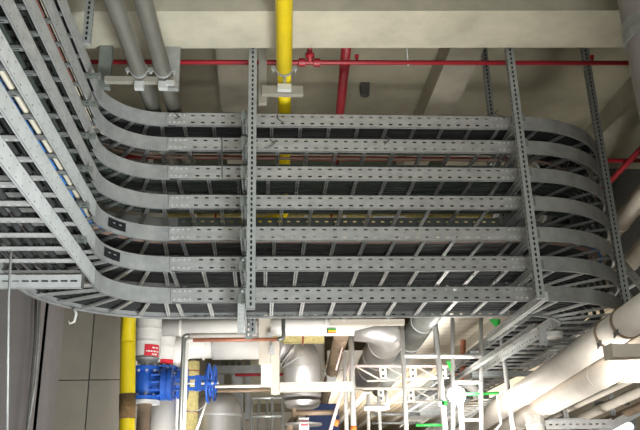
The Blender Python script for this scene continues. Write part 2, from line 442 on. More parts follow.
channel((a.x, 5.0, z-.055), (-2.3, 5.0, z-.055), .085, .045, (0,-1,0), ((.5,.012),), .062, .045, False).build('channel', 'galvb', t)
MB().box((a.x, 5.0, z-.05), (.008,.05,.10)).build('end_plate', 'dark', t)
# bracket pieces fixed on the rails next to the left of centre post
for i, z in enumerate(ZB):
    t = thing('rail_clamp', f'small steel clamp joining the {WH[i]} ladder rail to the front post', 'clamp', 'rail clamps at the front post')
    MB().box((-.17, YF-.018, z+.075), (.035,.022,.055)).build('clamp_body', 'clampd', t)
    MB().lathe((-.17, YF-.028, z+.08), (0,-1,0), [(0,.012),(.012,.012),(.014,.006)], 8).build('bolt', 'galvb', t)
# lower struts at the centre posts
t = thing('drop_strut', 'bright slotted strut hanging below the lowest ladder, left of centre post', 'strut')
a = P(241, 300, 1, 5.62); b = P(241, 334, 1, 5.62)
channel((a.x,5.62,b.z), (a.x,5.62,a.z), .045, .04, (0,-1,0), ((.3,.006),(.7,.006)), .03, .012).build('channel', 'galvb', t)
t = thing('drop_strut', 'darker slotted strut hanging under the ladders just right of the bright one', 'strut')
a = P(248.5, 318, 1, 6.46); b = P(248.5, 337, 1, 6.46)
channel((a.x,6.56,b.z), (a.x,6.56,a.z+.1), .055, .04, (0,-1,0), ((.5,.014),), .045, .025).build('channel', 'post', t)
# struts below the right run
t = thing('drop_strut', 'bright vertical strut end hanging under the right bend', 'strut')
a = P(541, 319, 1, 6.75); b = P(544, 346, 1, 6.75)
channel((b.x,6.75,b.z), (b.x,6.75,ZB[6]), .06, .045, (0,-1,0), ((.5,.003),), .05, .02).build('channel', 'galvb', t)
t = thing('cross_strut', 'slotted cross strut under the right bend of the lowest ladder', 'strut')
a = P(547, 336, 1, 7.2); b = P(606, 336, 1, 7.2)
channel((a.x,7.2,ZB[6]-.06), (b.x+.25,7.2,ZB[6]-.06), .05, .045, (0,-1,0), ((.5,.012),), .045, .03).build('channel', 'galv', t)
t = thing('cross_strut', 'long slotted channel running back beneath the right run, left side', 'strut')
channel((2.36,6.5,ZB[6]-.05), (2.36,13,ZB[6]-.05), .05, .05, (-1,0,0), ((.5,.012),), .08, .03).build('channel', 'galv', t)
for yy in (9.3, 11.4, 13.5):
    for i, z in enumerate(ZB):
        if i < 5: continue
        arm((2.5,yy,z-.03), (3.3,yy,z-.03), f'cross arm under the {WH[i]} ladder in the far right run', 'cross arms in the far right run', w=.05)
t = thing('junction_box', 'round white junction box under the right bend', 'junction box')
a = P(552, 323, 1, 6.9)
MB().lathe((a.x, 6.9, 2.98), (0,0,1), [(0,.07),(.006,.085),(.05,.085),(.056,.07)], 20).build('box_body', 'white', t)
MB().lathe((a.x-.09, 6.9, 3.0), (-1,0,0), [(0,.02),(.04,.02)], 10).build('cable_gland', 'galvb', t)
# threaded rod at left, strap hook
o = tag(MB().tube([P(12,232,1,4.6), P(8.5,300,1,4.6), P(7,440,1,4.6)], .008, 8).build('hanging_rod', 'galvd'), 'thin vertical rod hanging at the left edge before the lowest ladder', 'rod')
a = P(74, 309, 1, 5.95)
o = tag(MB().tube([a, a+Vector((.02,0,-.04)), a+Vector((.01,0,-.1)), a+Vector((-.02,0,-.115)), a+Vector((-.035,0,-.09))], [.012,.012,.010,.008,.006], 6).build('strap_hook', 'white'), 'small pale hook hanging from the left bend of the lowest ladder', 'hook')
# black tie wires
for px, py, i, ln, lx in ((116,112,0,.03,.0),(180,84+33,0,.02,-.04),(277,118,0,.05,.06),(226,137,0,.0,0),(495,113,0,.05,.09),(390,139,1,.05,-.05),(222,140,1,.34,.01),(275,143,1,.04,-.05)):
    a = PYv(px, py, YF-.014)
    if ln == 0: continue
    o = MB().tube([a+Vector((-.02+lx*.5,0,.03)), a, a+Vector((lx*.4,-.004,-ln*.5)), a+Vector((lx,-.002,-ln))], .0045, 5).build('tie_wire', 'dark')
    tag(o, {116:'short black tie wire on the topmost ladder above the left bend',180:'black tie wire end at the left part of the topmost ladder',277:'bent black tie wire on the topmost ladder right of the front post',495:'curly black tie wire on the topmost ladder near the right bend',390:'black tie wire on the second ladder right of centre',222:'long dark wire hanging from the second ladder to the third',275:'black tie wire on the second ladder beside the yellow pipe'}[px], 'wire')
# ------------------------------------------------------------------ overhead pipes, upper part
def pipe_z(label, name, pts, z, r, m, extend=0):
    q = [PZv(x, y, z) for x, y in pts]; d = (q[-1]-q[0]).normalized()
    if extend: q[0] = q[0]-d*extend
    return q, d
def hose_clamp(parent, c, ax, r, m='galvd', w=.022):
    c = Vector(c); ax = Vector(ax).normalized()
    k = MB().lathe(c-ax*w/2, ax, [(0,r),(0,r+.008),(w,r+.008),(w,r)], 20).build('pipe_clamp', m, parent)
    side = ax.cross(UPV).normalized() if abs(ax.z) < .8 else Vector((1,0,0))
    for s in (-1, 1):
        b = MB(); b.box(c+side*s*(r+.02), (.04,.022,.03), side, ax); b.tube([c+side*s*(r+.025)+UPV*.03, c+side*s*(r+.025)-UPV*.035], .006, 6)
        b.build('clamp_bolt', 'galvd', k)
    return k
for n, (xa, ya, xb, yb, xe, ye, lab) in enumerate(((113,0,139,70,158,114,'steel pipe overhead, left of the two passing under the concrete beam'), (143,0,163,70,181,114,'steel pipe overhead, right of the two passing under the concrete beam'))):
    z = 4.78; a = PZv(xa, ya, z); b = PZv(xb, yb, z); e = PZv(xe, ye, z)
    d = (b-a).normalized(); t = thing('steel_pipe', lab, 'pipe', 'pair of overhead steel pipes')
    e = b+d*3.0
    MB().tube([a-d*3, b, e], .062, 24).build('pipe_body', 'pipe', t)
    k = hose_clamp(t, b, d, .062)
    MB().box((b.x+.0, b.y+.06, z-.105), (.07,.05,.06)).build('clamp_foot', 'galvb', k)
t = thing('pipe_hanger', 'steel hanger frame carrying the two overhead steel pipes', 'pipe hanger')
z = 4.78
a = P(105,80,1,5.36); b = P(176,82,1,5.36)
MB().bar((a.x,5.36,a.z), (b.x,5.36,a.z), .05, .045).build('crossbar', 'tan', t)
MB().bx(b.x-.07,b.x-.01,5.31,5.33,a.z-.06,a.z-.02).build('end_cap', 'galvb', t)
for px, tx in ((104,.05),(172,.055)):
    q = P(px,80,1,5.44); w = tx
    o = MB().bx(q.x-w, q.x+w, 5.42, 5.47, a.z-.03, 6.0).build('upright', 'clampd' if px == 104 else 'galvd', t)
    for s in (-1,1): pass
# yellow pipe overhead
z = 4.9; a = PZv(284,0,z); b = PZv(284.3,70,z)
t = thing('gas_pipe', 'bright yellow pipe passing under the beam and dropping behind the ladders', 'pipe')
YV = 6.9
top = Vector((P(284.8,150,1,YV).x, YV, z))
low = P(283,219,1,YV); dn = P(128.5,330,1,YV); lf = Vector((dn.x, YV, P(134,241,1,YV).z))
dd = (b-a).normalized()
MB().tube(fillet([a-dd*3.5, b], .1), .063, 24).build('near_section', 'yellow', t)
MB().tube(fillet([b, top+Vector((0,0,0)), low, lf, Vector((lf.x, YV, dn.z-.1))], .11, 10), .055, 24).build('far_section', 'yellow', t)
k = hose_clamp(t, b-dd*.02, dd, .064)
MB().tube([b+Vector((0,0,-.06)), b+Vector((0,0,-.17))], .01, 8).build('clamp_stem', 'galvb', k)
MB().box(b+Vector((0,0,-.165)), (.11,.05,.05)).build('clamp_foot', 'galvb', k)
t = thing('pipe_hanger', 'cream hanger post and arm carrying the yellow pipe', 'pipe hanger')
q0 = P(262.7,104,1,5.6); q1 = P(303,92,1,5.55); q2 = P(267,92,1,5.55)
MB().bx(q0.x-.033, q0.x+.033, 5.58, 5.63, q0.z, 6.0).build('upright', 'tan', t)
MB().bx(q2.x-.04, q1.x, 5.53, 5.585, q1.z-.03, q1.z+.045).build('arm', 'tan', t)
# red sprinkler pipes
t = thing('sprinkler_pipe', 'thin red pipe running straight across behind the concrete beam', 'pipe')
yy = 5.62; zc = P(300,64,1,yy).z
zl = P(100,62,1,yy); zr = P(610,63,1,yy); zs = lambda x: zl.z+(x-zl.x)*(zr.z-zl.z)/(zr.x-zl.x); zc = zs(.3)
MB().tube([(-2.9,yy,zs(-2.9)), (3.6,yy,zs(3.6))], .020, 14).build('pipe_body', 'red', t)
for px in (302, 317):
    q = P(px,64,1,yy); MB().lathe((q.x-.03,yy,zc), (1,0,0), [(0,.024),(.004,.036),(.056,.036),(.06,.024)], 14).build('coupling', 'red', t)
q = P(310,64,1,yy)
MB().tube([(q.x,yy,zc), (q.x,yy,6.0)], .022, 12).build('riser', 'red', t)
MB().lathe((q.x,yy,zc+.05), (0,0,1), [(0,.03),(.004,.04),(.03,.04),(.034,.03)], 12).build('riser_nut', 'red', t)
for px in (357, 593):
    q = P(px,64,1,yy); MB().lathe((q.x,yy,zs(q.x)+.02), (0,0,1), [(0,.012),(.03,.012),(.032,.02),(.05,.02)], 10).build('sprinkler_head', 'red', t)
q = P(408,64,1,yy); MB().tube([(q.x,yy,zc-.02), (q.x,yy,6.0)], .006, 6).build('hanger_rod', 'galvb', t)
t = thing('sprinkler_pipe', 'fat red pipe running away under the ceiling right of the yellow pipe', 'pipe')
a = PZv(346,50,5.45); b = PZv(340,113,5.45); d = (b-a).normalized()
MB().tube([a-d*.3, b+d*1.6], .045, 20).build('pipe_body', 'red', t)
MB().lathe(a+d*.2, d, [(0,.046),(.004,.055),(.05,.055),(.054,.046)], 20).build('coupling', 'red', t)
o = tag(MB().tube([(-2.5,7.3,P(300,158,1,7.3).z), (4.6,7.3,P(300,158,1,7.3).z)], .024, 14).build('sprinkler_pipe', 'red'), 'rear red pipe glimpsed in the gap under the second ladder', 'pipe')
a = P(608,183,1,7.6); b = P(642,148,1,7.0)
o = tag(MB().tube([a-(b-a)*.4, b+(b-a)*.8], .032, 14).build('sprinkler_pipe', 'red'), 'slanting red pipe at the right edge beside the rightmost post', 'pipe')
q = PZv(364.5,86,5.98)
t = thing('ceiling_box', 'small dark box fixed to the ceiling right of the fat red pipe', 'ceiling box')
MB().bx(q.x-.05,q.x+.05,q.y-.05,q.y+.05,5.93,6.0).build('box_body', 'dark', t)
MB().lathe((q.x,q.y,5.84), (0,0,1), [(0,.02),(.02,.05),(.09,.055)], 16).build('sensor', 'dark', t)
# right side ducts at mid height
for lab, pa, pb, r in (('pale insulated pipe climbing past the right edge, upper of two', (620,224), (640,200), .10), ('pale insulated pipe climbing past the right edge, lower of two', (630,262), (650,241), .10)):
    a = P(*pa,1,8.2); b = P(*pb,1,7.3); d = (b-a)
    t = thing('insulated_pipe', lab, 'pipe', 'two pale pipes at the right edge')
    MB().tube([a-d*1.2, b+d*3], r, 24).build('pipe_body', 'cream', t)
    MB().lathe(a, d, [(0,r),(0,r+.006),(.05,r+.006),(.05,r)], 24).build('jacket_band', 'cream', t)
# ladder glimpsed behind right post
t = thing('cable_ladder', 'small dark cable ladder slanting beyond the rightmost post', 'cable ladder')
a = P(618,258,1,7.6); b = P(650,296,1,7.0); d = (b-a).normalized()
for k in (0, .34): channel(a-d*.5+Vector((0,k,0)), b+d*.8+Vector((0,k,0)), .10, .02, (0,-1,0), ((.3,.011),(.7,.011)), .08, .03, False).build('side_rail', 'post', t)
L = (b-a).length+1.2; k = 0
while k*.25 < L:
    p = a-d*.45+d*.25*k; MB().bar(p, p+Vector((0,.34,0)), .03, .02).build('rung', 'rung', t); k += 1
# ------------------------------------------------------------------ right: two big cream pipes
def two_pt_pipe(name, label, pts, X, r, m, ext0=1.5, ext1=3, bands=(), cat='pipe', group=None, seg=32, clamp=None):
    a = P(*pts[0],0,X); b = P(*pts[1],0,X); d = (b-a).normalized()
    t = thing(name, label, cat, group)
    MB().tube([a-d*ext0, b+d*ext1], r, seg).build('pipe_body', m, t)
    for s in bands:
        c = P(*s,0,X); c = a+d*(c-a).dot(d)
        MB().lathe(c-d*.012, d, [(0,r-.001),(.002,r+.005),(.022,r+.005),(.024,r-.001)], seg).build('jacket_band', m, t)
    return t, a, d
t, a, d = two_pt_pipe('insulated_pipe', 'big cream pipe crossing the lower right corner, upper of two', ((626,323),(500,409)), 2.75, .118, 'creamp', 2.2, 4, ((523,393),), group='two big cream pipes at lower right')
for px in ((610,333),(627,322)):
    c = P(*px,0,2.75); c = a+d*(c-a).dot(d); R = .118
    k = MB().lathe(c-d*.012, d, [(0,R),(0,R+.012),(.024,R+.012),(.024,R)], 32).build('coupling_clamp', 'brown', t)
    s = d.cross(UPV).normalized(); s = -s if s.x > 0 else s
    b_ = MB(); q = c+s*.10-UPV*.085
    b_.box(q, (.05,.02,.03), d, s); b_.tube([q+d*.04-UPV*.02, q-d*.04+UPV*.02], .008, 6); b_.build('clamp_bolt', 'dark', k)
two_pt_pipe('insulated_pipe', 'big cream pipe crossing the lower right corner, lower of two', ((608,371),(545,405)), 2.95, .118, 'creamp', 2.5, 4, ((600,375),(520,419)), group='two big cream pipes at lower right')
two_pt_pipe('thin_pipe', 'thin pale pipe just under the two big cream pipes', ((629,381),(548,419)), 3.3, .03, 'cream', 2, 2)
two_pt_pipe('thin_pipe', 'medium tan pipe low in the right corner under the thin pale one', ((640,391),(572,422)), 3.6, .05, 'cream', 2, 2)
two_pt_pipe('thin_pipe', 'dark pipe lowest in the right corner beside the bright lamp', ((640,407),(585,430)), 3.9, .045, 'brown', 2, 2)
a = P(608,352,1,5.5)
t = thing('bracket_beam', 'beige boxed beam end under the upper cream pipe at the right edge', 'beam')
MB().bx(a.x, a.x+1.6, 5.42, 5.56, a.z-.05, a.z+.045).build('beam_body', 'cream', t)
MB().bx(a.x-.006, a.x, 5.41, 5.57, a.z-.055, a.z+.05).build('end_plate', 'cream', t)
a = P(622,377,1,6.3)
t = thing('bracket_beam', 'lower beige beam end under the lower cream pipe at the right edge', 'beam')
MB().bx(a.x, a.x+1.6, 6.25, 6.37, a.z-.04, a.z+.03).build('beam_body', 'cream', t)
MB().bx(a.x-.006, a.x, 6.24, 6.38, a.z-.045, a.z+.035).build('end_plate', 'cream', t)
t = thing('cross_strut', 'slotted grey strut lying across the bottom right corner', 'strut')
a = P(545,425,1,8.0); b = P(612,425,1,8.0)
channel((a.x,8,a.z), (b.x,8,a.z), .09, .05, (0,-1,0), ((.5,.015),), .07, .03).build('channel', 'galv', t)
t = thing('small_cable_ladder', 'grey cable tray slanting past the lamp in the bottom right corner', 'cable ladder')
a = P(600,432,1,8.3); b = P(645,408,1,8.3)
for k in (0,.3): channel(a+Vector((0,k,0)), b+(b-a)*.6+Vector((0,k,0)), .09, .02, (0,-1,0), ((.5,.012),), .07, .03, False).build('side_rail', 'galv', t)
for k in range(8):
    p = a+(b-a)*(k*.2+.05); MB().bar(p, p+Vector((0,.3,0)), .03, .02).build('rung', 'rung', t)
def hangers(label, pts, Y, h, m='galvd'):
    for n, (x, y) in enumerate(pts):
        a = P(x,y,1,Y); t = thing('hanger_strut', label[n], 'strut')
        channel((a.x,Y,a.z-h), (a.x,Y,a.z+h), .05, .05, (0,-1,0)).build('channel', m, t)
        MB().bar((a.x-.2,Y,a.z-h*.4), (a.x+.2,Y,a.z-h*.4), .04, .04).build('foot_bar', m, t)
hangers(['dark hanger strut under the cream pipes, left one by the corner', 'dark hanger strut in the bottom right corner by the tan pipe'], ((565,412),(610,395)), 8.4, .22)
t = thing('work_light', 'bright lamp glowing at the bottom right corner', 'lamp')
a = P(622,427,1,9.0)
MB().lathe(a-Vector((.13,0,0)), (1,0,0), [(0,.02),(.03,.05),(.23,.05),(.26,.02)], 14).build('lamp_glass', 'lamps', t)
MB().box(a+Vector((0,.07,.02)), (.40,.05,.18)).build('lamp_housing', 'dark', t)
# ------------------------------------------------------------------ lower left: yellow drop, wall conduits
t = thing('gas_pipe', 'yellow vertical pipe with a rusty brown band at lower left', 'pipe')
a = P(128.3,318,1,7.1); b = P(127,432,1,7.1)
r_ = .069
MB().tube([Vector((a.x,7.1,a.z+.02)), a, b, b+(b-a)*2.0], r_, 24).build('pipe_body', 'yellow', t)
d = (b-a).normalized(); c0 = P(127.5,394,1,7.1); c1 = P(127.3,419,1,7.1)
o = MB().tube([c0, c1], r_+.0035, 24).build('rusty_band', 'rust', t)
for n, (x0_, y0_, x1_, y1_, lab) in enumerate(((40,300,26,432,'left'),(36,300,24,432,'right'))):
    pts = [P(x0_,290,1,8.2), P(x0_-1,340,1,8.2), P(x0_-5,385,1,8.2), P(x1_+(2 if n else 0),440,1,8.2)]
    tag(MB().tube(fillet(pts, .5), .013, 7).build('wall_conduit', 'dark' if n else 'galvd'), ('pale' if n == 0 else 'dark')+' thin conduit running down the joint of the left wall', 'conduit')
# ------------------------------------------------------------------ white vertical pipes with blue valves
def bolts(t, m, c, ax, R, n, r=.012, l=.03):
    c = Vector(c); ax = Vector(ax).normalized(); u = ax.orthogonal().normalized(); v = ax.cross(u)
    for k in range(n):
        a = 2*PI*(k+.5)/n; p = c+(u*math.cos(a)+v*math.sin(a))*R; bolt_at(t, p, ax, r, l, m)
def riser(n, Y, px, ytop, ybot, r, lab):
    a = P(px, ytop, 1, Y); b = P(px, ybot, 1, Y); x = a.x
    t = thing('insulated_riser', lab, 'pipe', 'white vertical pipes above the valves')
    MB().lathe((x,Y,b.z), (0,0,1), [(0,r*.6),(.02,r*.96),(.04,r),(a.z-b.z+1.3,r)], 36).build('jacket', 'white', t)
    for q in (.30,.62): 
        zq = b.z+(a.z-b.z)*(1-q); MB().lathe((x,Y,zq-.01), (0,0,1), [(0,r),(0,r+.004),(.02,r+.004),(.02,r)], 36).build('jacket_band', 'white', t)
    MB().lathe((x,Y,b.z-.09), (0,0,1), [(0,r*.72),(.05,r*.72),(.08,r*.95),(.095,r*.9)], 30).build('collar', 'galvd', t)
    return t, x, b.z
Y1 = 7.75
t, x1, z1 = riser(0, Y1, 149.5, 318, 358, .125, 'nearest white jacketed vertical pipe with a red sign over the blue valve')
# sign wrapped on the pipe
def wrap(mb, cx, cy, r, a0, a1, z0, z1, n=6):
    for k in range(n):
        p = a0+(a1-a0)*k/n; q = a0+(a1-a0)*(k+1)/n
        mb.quad((cx+r*math.sin(p), cy-r*math.cos(p), z0), (cx+r*math.sin(q), cy-r*math.cos(q), z0), (cx+r*math.sin(q), cy-r*math.cos(q), z1), (cx+r*math.sin(p), cy-r*math.cos(p), z1))
    return mb
zs1 = P(150,344.5,1,Y1-.1).z; zs0 = P(150,356,1,Y1-.1).z
sg = wrap(MB(), x1, Y1, .128, -.10, 1.15, zs0, zs1).build('red_sign', 'label', t); sg['label'] = 'red sign with white lettering'
mb = MB()
for fz, aa, ab in ((.72,.48,.72),(.72,.78,1.0),(.40,.02,.08),(.40,.13,.32),(.40,.36,.52),(.40,.58,.82),(.40,.87,1.05),(.14,.48,.62),(.14,.67,.9)):
    zc_ = zs0+(zs1-zs0)*fz; wrap(mb, x1, Y1, .1295, aa, ab, zc_-.007, zc_+.007, 2)
mb.build('sign_lettering', 'ink', sg)
t2, x2, z2 = riser(1, 9.2, 166, 318, 366, .125, 'second white jacketed vertical pipe behind the nearest one')
zs1 = P(166,367,1,9.1).z; zs0 = P(166,374,1,9.1).z
sg = wrap(MB(), x2, 9.2, .129, -.2, 1.1, z2+.0, z2+.06).build('red_sign', 'label', t2); sg['label'] = 'small red sign band'
t3, x3, z3 = riser(2, 10.9, 179, 318, 372, .12, 'third white jacketed vertical pipe furthest behind')
def valve(x, Y, ztop, zbot, wheel_x, s, lab, wheelz):
    t = thing('gate_valve', lab, 'valve', 'blue gate valves')
    zc = (ztop+zbot)/2; H = ztop-zbot
    MB().lathe((x,Y,zbot), (0,0,1), [(0,.15*s),(.035,.15*s),(.037,.105*s),(H*.3,.12*s),(H*.7,.12*s),(H-.037,.105*s),(H-.035,.15*s),(H,.15*s)], 32).build('body', 'blue', t)
    bolts(t, 'galvb', (x,Y,zbot+.017), (0,0,1), .128*s, 10, .014, .075); bolts(t, 'galvb', (x,Y,ztop-.017), (0,0,1), .128*s, 10, .014, .075)
    MB().lathe((x+.06*s,Y,zc), (1,0,0), [(0,.10*s),(.09*s,.10*s),(.095*s,.165*s),(.14*s,.165*s),(.145*s,.15*s),(.155*s,.15*s),(.16*s,.165*s),(.20*s,.165*s),(.205*s,.08*s),(.22*s,.05*s)], 30).build('bonnet', 'blue', t)
    bolts(t, 'blue', (x+.14*s,Y,zc), (1,0,0), .14*s, 12, .013, .16)
    bx_ = x+.24*s
    for sg_ in (-1, 1):
        MB().bar((bx_,Y,zc+sg_*.055*s), (wheel_x-.10,Y,zc+sg_*.055*s), .05, .028*s).build('yoke_arm', 'blue', t)
    MB().box((wheel_x-.10,Y,zc), (.06,.06,.15*s)).build('yoke_head', 'blue', t)
    MB().tube([(bx_-.05,Y,zc), (wheel_x+.05,Y,zc)], .014, 10).build('stem', 'galvb', t)
    w = MB(); R = wheelz; ax = Vector((1,-.07,0)).normalized(); c = Vector((wheel_x,Y,zc))
    w.ring(c, ax, R, .011); u = UPV; v = ax.cross(u).normalized()
    for k in range(5):
        a = 2*PI*k/5+.3; w.bar(c, c+(u*math.cos(a)+v*math.sin(a))*R, .018, .014, ax)
    w.lathe(c-ax*.03, ax, [(0,.03),(.06,.03)], 12); w.build('handwheel', 'blue', t)
    return t
zt = P(147,367.5,1,Y1).z; zb = P(147,400.5,1,Y1).z
valve(x1, Y1, zt, zb, P(208.5,384,1,Y1).x, 1.0, 'blue gate valve nearest, its handwheel left of the other one', .185)
zt2 = P(147,367.5,1,9.2).z; zb2 = P(147,400.5,1,9.2).z
valve(x2, 9.2, zt2, zb2, P(214.5,384,1,9.2).x, 1.1, 'blue gate valve behind the nearest, its handwheel slightly right', .20)
o = tag(MB().tube([(x1,Y1,zb-.0), (x1,Y1,zb-1.2)], .068, 24).build('steel_pipe', 'brown'), 'short brown steel pipe under the nearest blue valve', 'pipe')
o = tag(MB().lathe((x1,Y1,zb-.035), (0,0,1), [(0,.15),(.03,.15)], 28).build('pipe_flange', 'galvb'), 'round bolted flange under the nearest blue valve', 'flange')
o = tag(MB().tube([(x2,9.2,zb2), (x2,9.2,zb2-1.3)], .17, 30).build('insulated_riser', 'white'), 'bright white fat vertical pipe below the second blue valve', 'pipe')
a = P(178,400,1,10.9)
o = tag(MB().tube([(x3,10.9,z3-.1), (x3,10.9,z3-2)], .16, 30).build('insulated_riser', 'white'), 'white vertical pipe furthest back, right of the blue bonnet', 'pipe')
# thin pipes in front of the valves
Yt = 7.45
a = [P(178.5,445,1,Yt), P(178.5,336.5,1,Yt)]; x_ = a[0].x
zc = P(200,335.5,1,Yt).z; e = P(246,335.5,1,Yt)
t = thing('service_pipe', 'thin grey vertical pipe turning right into a cream horizontal one', 'pipe')
MB().tube(fillet([(x_+.01,Yt,a[0].z-.3), (x_+.01,Yt,zc), (P(190,335,1,Yt).x,Yt,zc)], .09), .020, 12).build('vertical_section', 'duct', t)
MB().tube([(P(190,335,1,Yt).x,Yt,zc), (e.x,Yt,zc)], .022, 12).build('horizontal_section', 'creamp', t)
Yt = 7.55; x_ = P(184.5,400,1,Yt).x; zc = P(200,340,1,Yt).z
t = thing('service_pipe', 'thin white vertical pipe turning right into a copper coloured one', 'pipe')
MB().tube(fillet([(x_,Yt,a[0].z-.3), (x_,Yt,zc), (P(193,340,1,Yt).x,Yt,zc)], .07), .022, 12).build('vertical_section', 'white', t)
MB().tube([(P(193,340,1,Yt).x,Yt,zc), (P(277,340,1,Yt).x,Yt,zc)], .018, 12).build('copper_section', 'copper', t)
xe = P(283.5,340,1,Yt).x
MB().tube(fillet([(P(277,340,1,Yt).x,Yt,zc), (xe,Yt,zc+.005), (xe,Yt,zc+.5)], .04), .02, 12).build('rising_end', 'duct', t)
# white horizontal pipes
def hpipe(label, name, y_mid, Y, xa, xb, r, m, group=None, bands=()):
    z = P(260,y_mid,1,Y).z; t = thing(name, label, 'pipe', group)
    a = P(xa,y_mid,1,Y).x; b = P(xb,y_mid,1,Y).x
    MB().tube([(a,Y,z), (b,Y,z)], r, 32).build('pipe_body', m, t)
    for q in bands:
        x = P(q,y_mid,1,Y).x; MB().lathe((x,Y,z), (1,0,0), [(0,r),(0,r+.004),(.02,r+.004),(.02,r)], 32).build('jacket_band', m, t)
    return t, z
Y = 8.6
z = P(260,326,1,Y).z; xa = P(163,326,1,Y).x; xb = P(393,329,1,Y).x
t = thing('insulated_pipe', 'white insulated pipe running across just below the ladders, ending in a silver duct', 'pipe')
MB().tube(fillet([(xa,Y,z), (xb-.12,Y,z-.02)], .2), .105, 32).build('pipe_body', 'white', t)
for q in (180, 258, 325, 362):
    x = P(q,327,1,Y).x; MB().lathe((x,Y,z-.003), (1,0,0), [(0,.105),(0,.109),(.02,.109),(.02,.105)], 32).build('jacket_band', 'white', t)
rd = .20
pts = fillet([(xb-.45,Y+.02,z-.07), (xb-.03,Y+.02,z-.07), (xb-.03,Y+2.2,z-.26)], .25, 10)
MB().tube(pts, [.105]+[.13+.07*min(1,k/8) for k in range(len(pts)-2)]+[rd], 36).build('elbow_duct', 'silver', t)
for s in (.45,1.0,1.6):
    c = Vector((xb-.03, Y+s, z-.07-.38*s/4.5)); MB().lathe(c, (0,1,-.085), [(0,rd*.99),(0,rd+.006),(.02,rd+.006),(.02,rd*.99)], 36).build('jacket_band', 'silver', t)
t = thing('arrow_label', 'small rainbow striped marker on the white pipe', 'label')
a = P(332,331,1,Y-.11)
for k, m in enumerate(('gpaint','yellow','orange')):
    MB().box((a.x+.0, Y-.113, a.z+.018-.018*k), (.09,.004,.016)).build('stripe', m, t)
MB().box((a.x-.05, Y-.113, a.z), (.015,.004,.055)).build('marker_end', 'black', t)
# strut along that pipe
t = thing('ceiling_strut', 'cream strut above the white pipe right of centre', 'strut')
a = P(330,323,1,8.1); b = P(404,323,1,8.1)
MB().bx(a.x, b.x, 8.06, 8.12, a.z-.03, a.z+.03).build('strut_body', 'cream', t)
for px in (344, 388):
    q = P(px,320,1,8.05); MB().box((q.x,8.05,a.z+.03), (.03,.02,.03)).build('strut_bolt', 'galvb', t)
# second white pipe with silver drop
Y = 9.3; r2 = .17
z = P(260,345,1,Y).z; xl = P(172,345,1,Y).x; xr = P(301.5,345,1,Y).x
t = thing('insulated_pipe', 'wide white pipe across the middle that turns down into a silver drum', 'pipe')
MB().tube(fillet([(xl,Y,.6), (xl,Y,z), (xl+.5,Y,z)], .30, 10), r2*.9, 32).build('left_drop', 'white', t)
MB().tube([(xl+.48,Y,z), (xr-.42,Y,z)], r2, 32).build('pipe_body', 'white', t)
for q in (203, 240, 262, 281):
    x = P(q,345,1,Y).x; MB().lathe((x,Y,z), (1,0,0), [(0,r2),(0,r2+.005),(.02,r2+.005),(.02,r2)], 32).build('jacket_band', 'white', t)
zb_ = P(301,398,1,Y).z; zt_ = P(301,407,1,Y).z
pts = fillet([(xr-.45,Y,z-.02), (xr,Y,z-.02), (xr,Y,zb_)], .30, 12)
MB().tube(pts, [r2]+[r2+.05*min(1,k/8) for k in range(len(pts)-1)], 36).build('silver_drop', 'silver', t)
for ang in (15, 38, 62, 84):
    q = math.radians(ang); cc = Vector((xr-.30,Y,z-.32)); rr = .30
    pc = cc+Vector((math.sin(q),0,math.cos(q)))*rr; tg = Vector((math.cos(q),0,-math.sin(q))); R9 = .205 if ang < 20 else .221
    MB().lathe(pc-tg*.007, tg, [(0,R9-.01),(0,R9+.004),(.014,R9+.004),(.014,R9-.01)], 36).build('elbow_seam', 'silver', t)
for dz in (.62, .95):
    MB().lathe((xr,Y,z-dz), (0,0,1), [(0,.22),(0,.227),(.02,.227),(.02,.22)], 36).build('jacket_band', 'silver', t)
MB().lathe((xr,Y,zt_-.02), (0,0,1), [(0,.14),(.02,.19),(.08,.221)], 36).build('end_cone', 'silver', t)
a = P(295,408,1,Y-.1)
MB().tube(fillet([(a.x,Y,zt_+.03), (a.x,Y,zt_-.12), (a.x-.06,Y,zt_-.2), (a.x-.06,Y,zt_-1.4)], .05), .04, 14).build('outlet_pipe', 'brown', t)
o = tag(MB().bx(P(283.5,339,1,8.9).x, P(324,339,1,8.9).x, 8.85, 8.98, P(300,342.5,1,8.9).z, P(300,330,1,8.9).z).build('wool_slab', 'wool'), 'yellow mineral wool slab above the silver elbow, with a red tie', 'insulation')
MB().bx(P(303,339,1,8.84).x-.008, P(303,339,1,8.84).x+.008, 8.835, 8.99, P(300,343,1,8.84).z, P(300,330,1,8.84).z).build('red_tie', 'red', o)
o2 = MB().bx(P(268,339,1,8.9).x, P(283.3,339,1,8.9).x, 8.86, 8.97, P(300,341,1,8.9).z, P(300,331,1,8.9).z).build('wool_slab', 'wool'); tag(o2, 'short yellow mineral wool piece left of the long slab, over the copper pipe', 'insulation')
# wool insulated vertical slab
o = tag(MB().lathe((P(190.5,400,1,9.9).x, 9.9, .5), (0,0,1), [(0,.10),(P(190,362,1,9.9).z-.5,.10)], 14).build('wool_riser', 'wool'), 'yellow mineral wool wrapped riser right of the white elbow', 'insulation')
for yy in (372, 413):
    MB().lathe((P(190.5,400,1,9.9).x, 9.9, P(190,yy,1,9.9).z), (0,0,1), [(0,.10),(0,.103),(.012,.103),(.012,.10)], 14).build('red_tie', 'red', o)
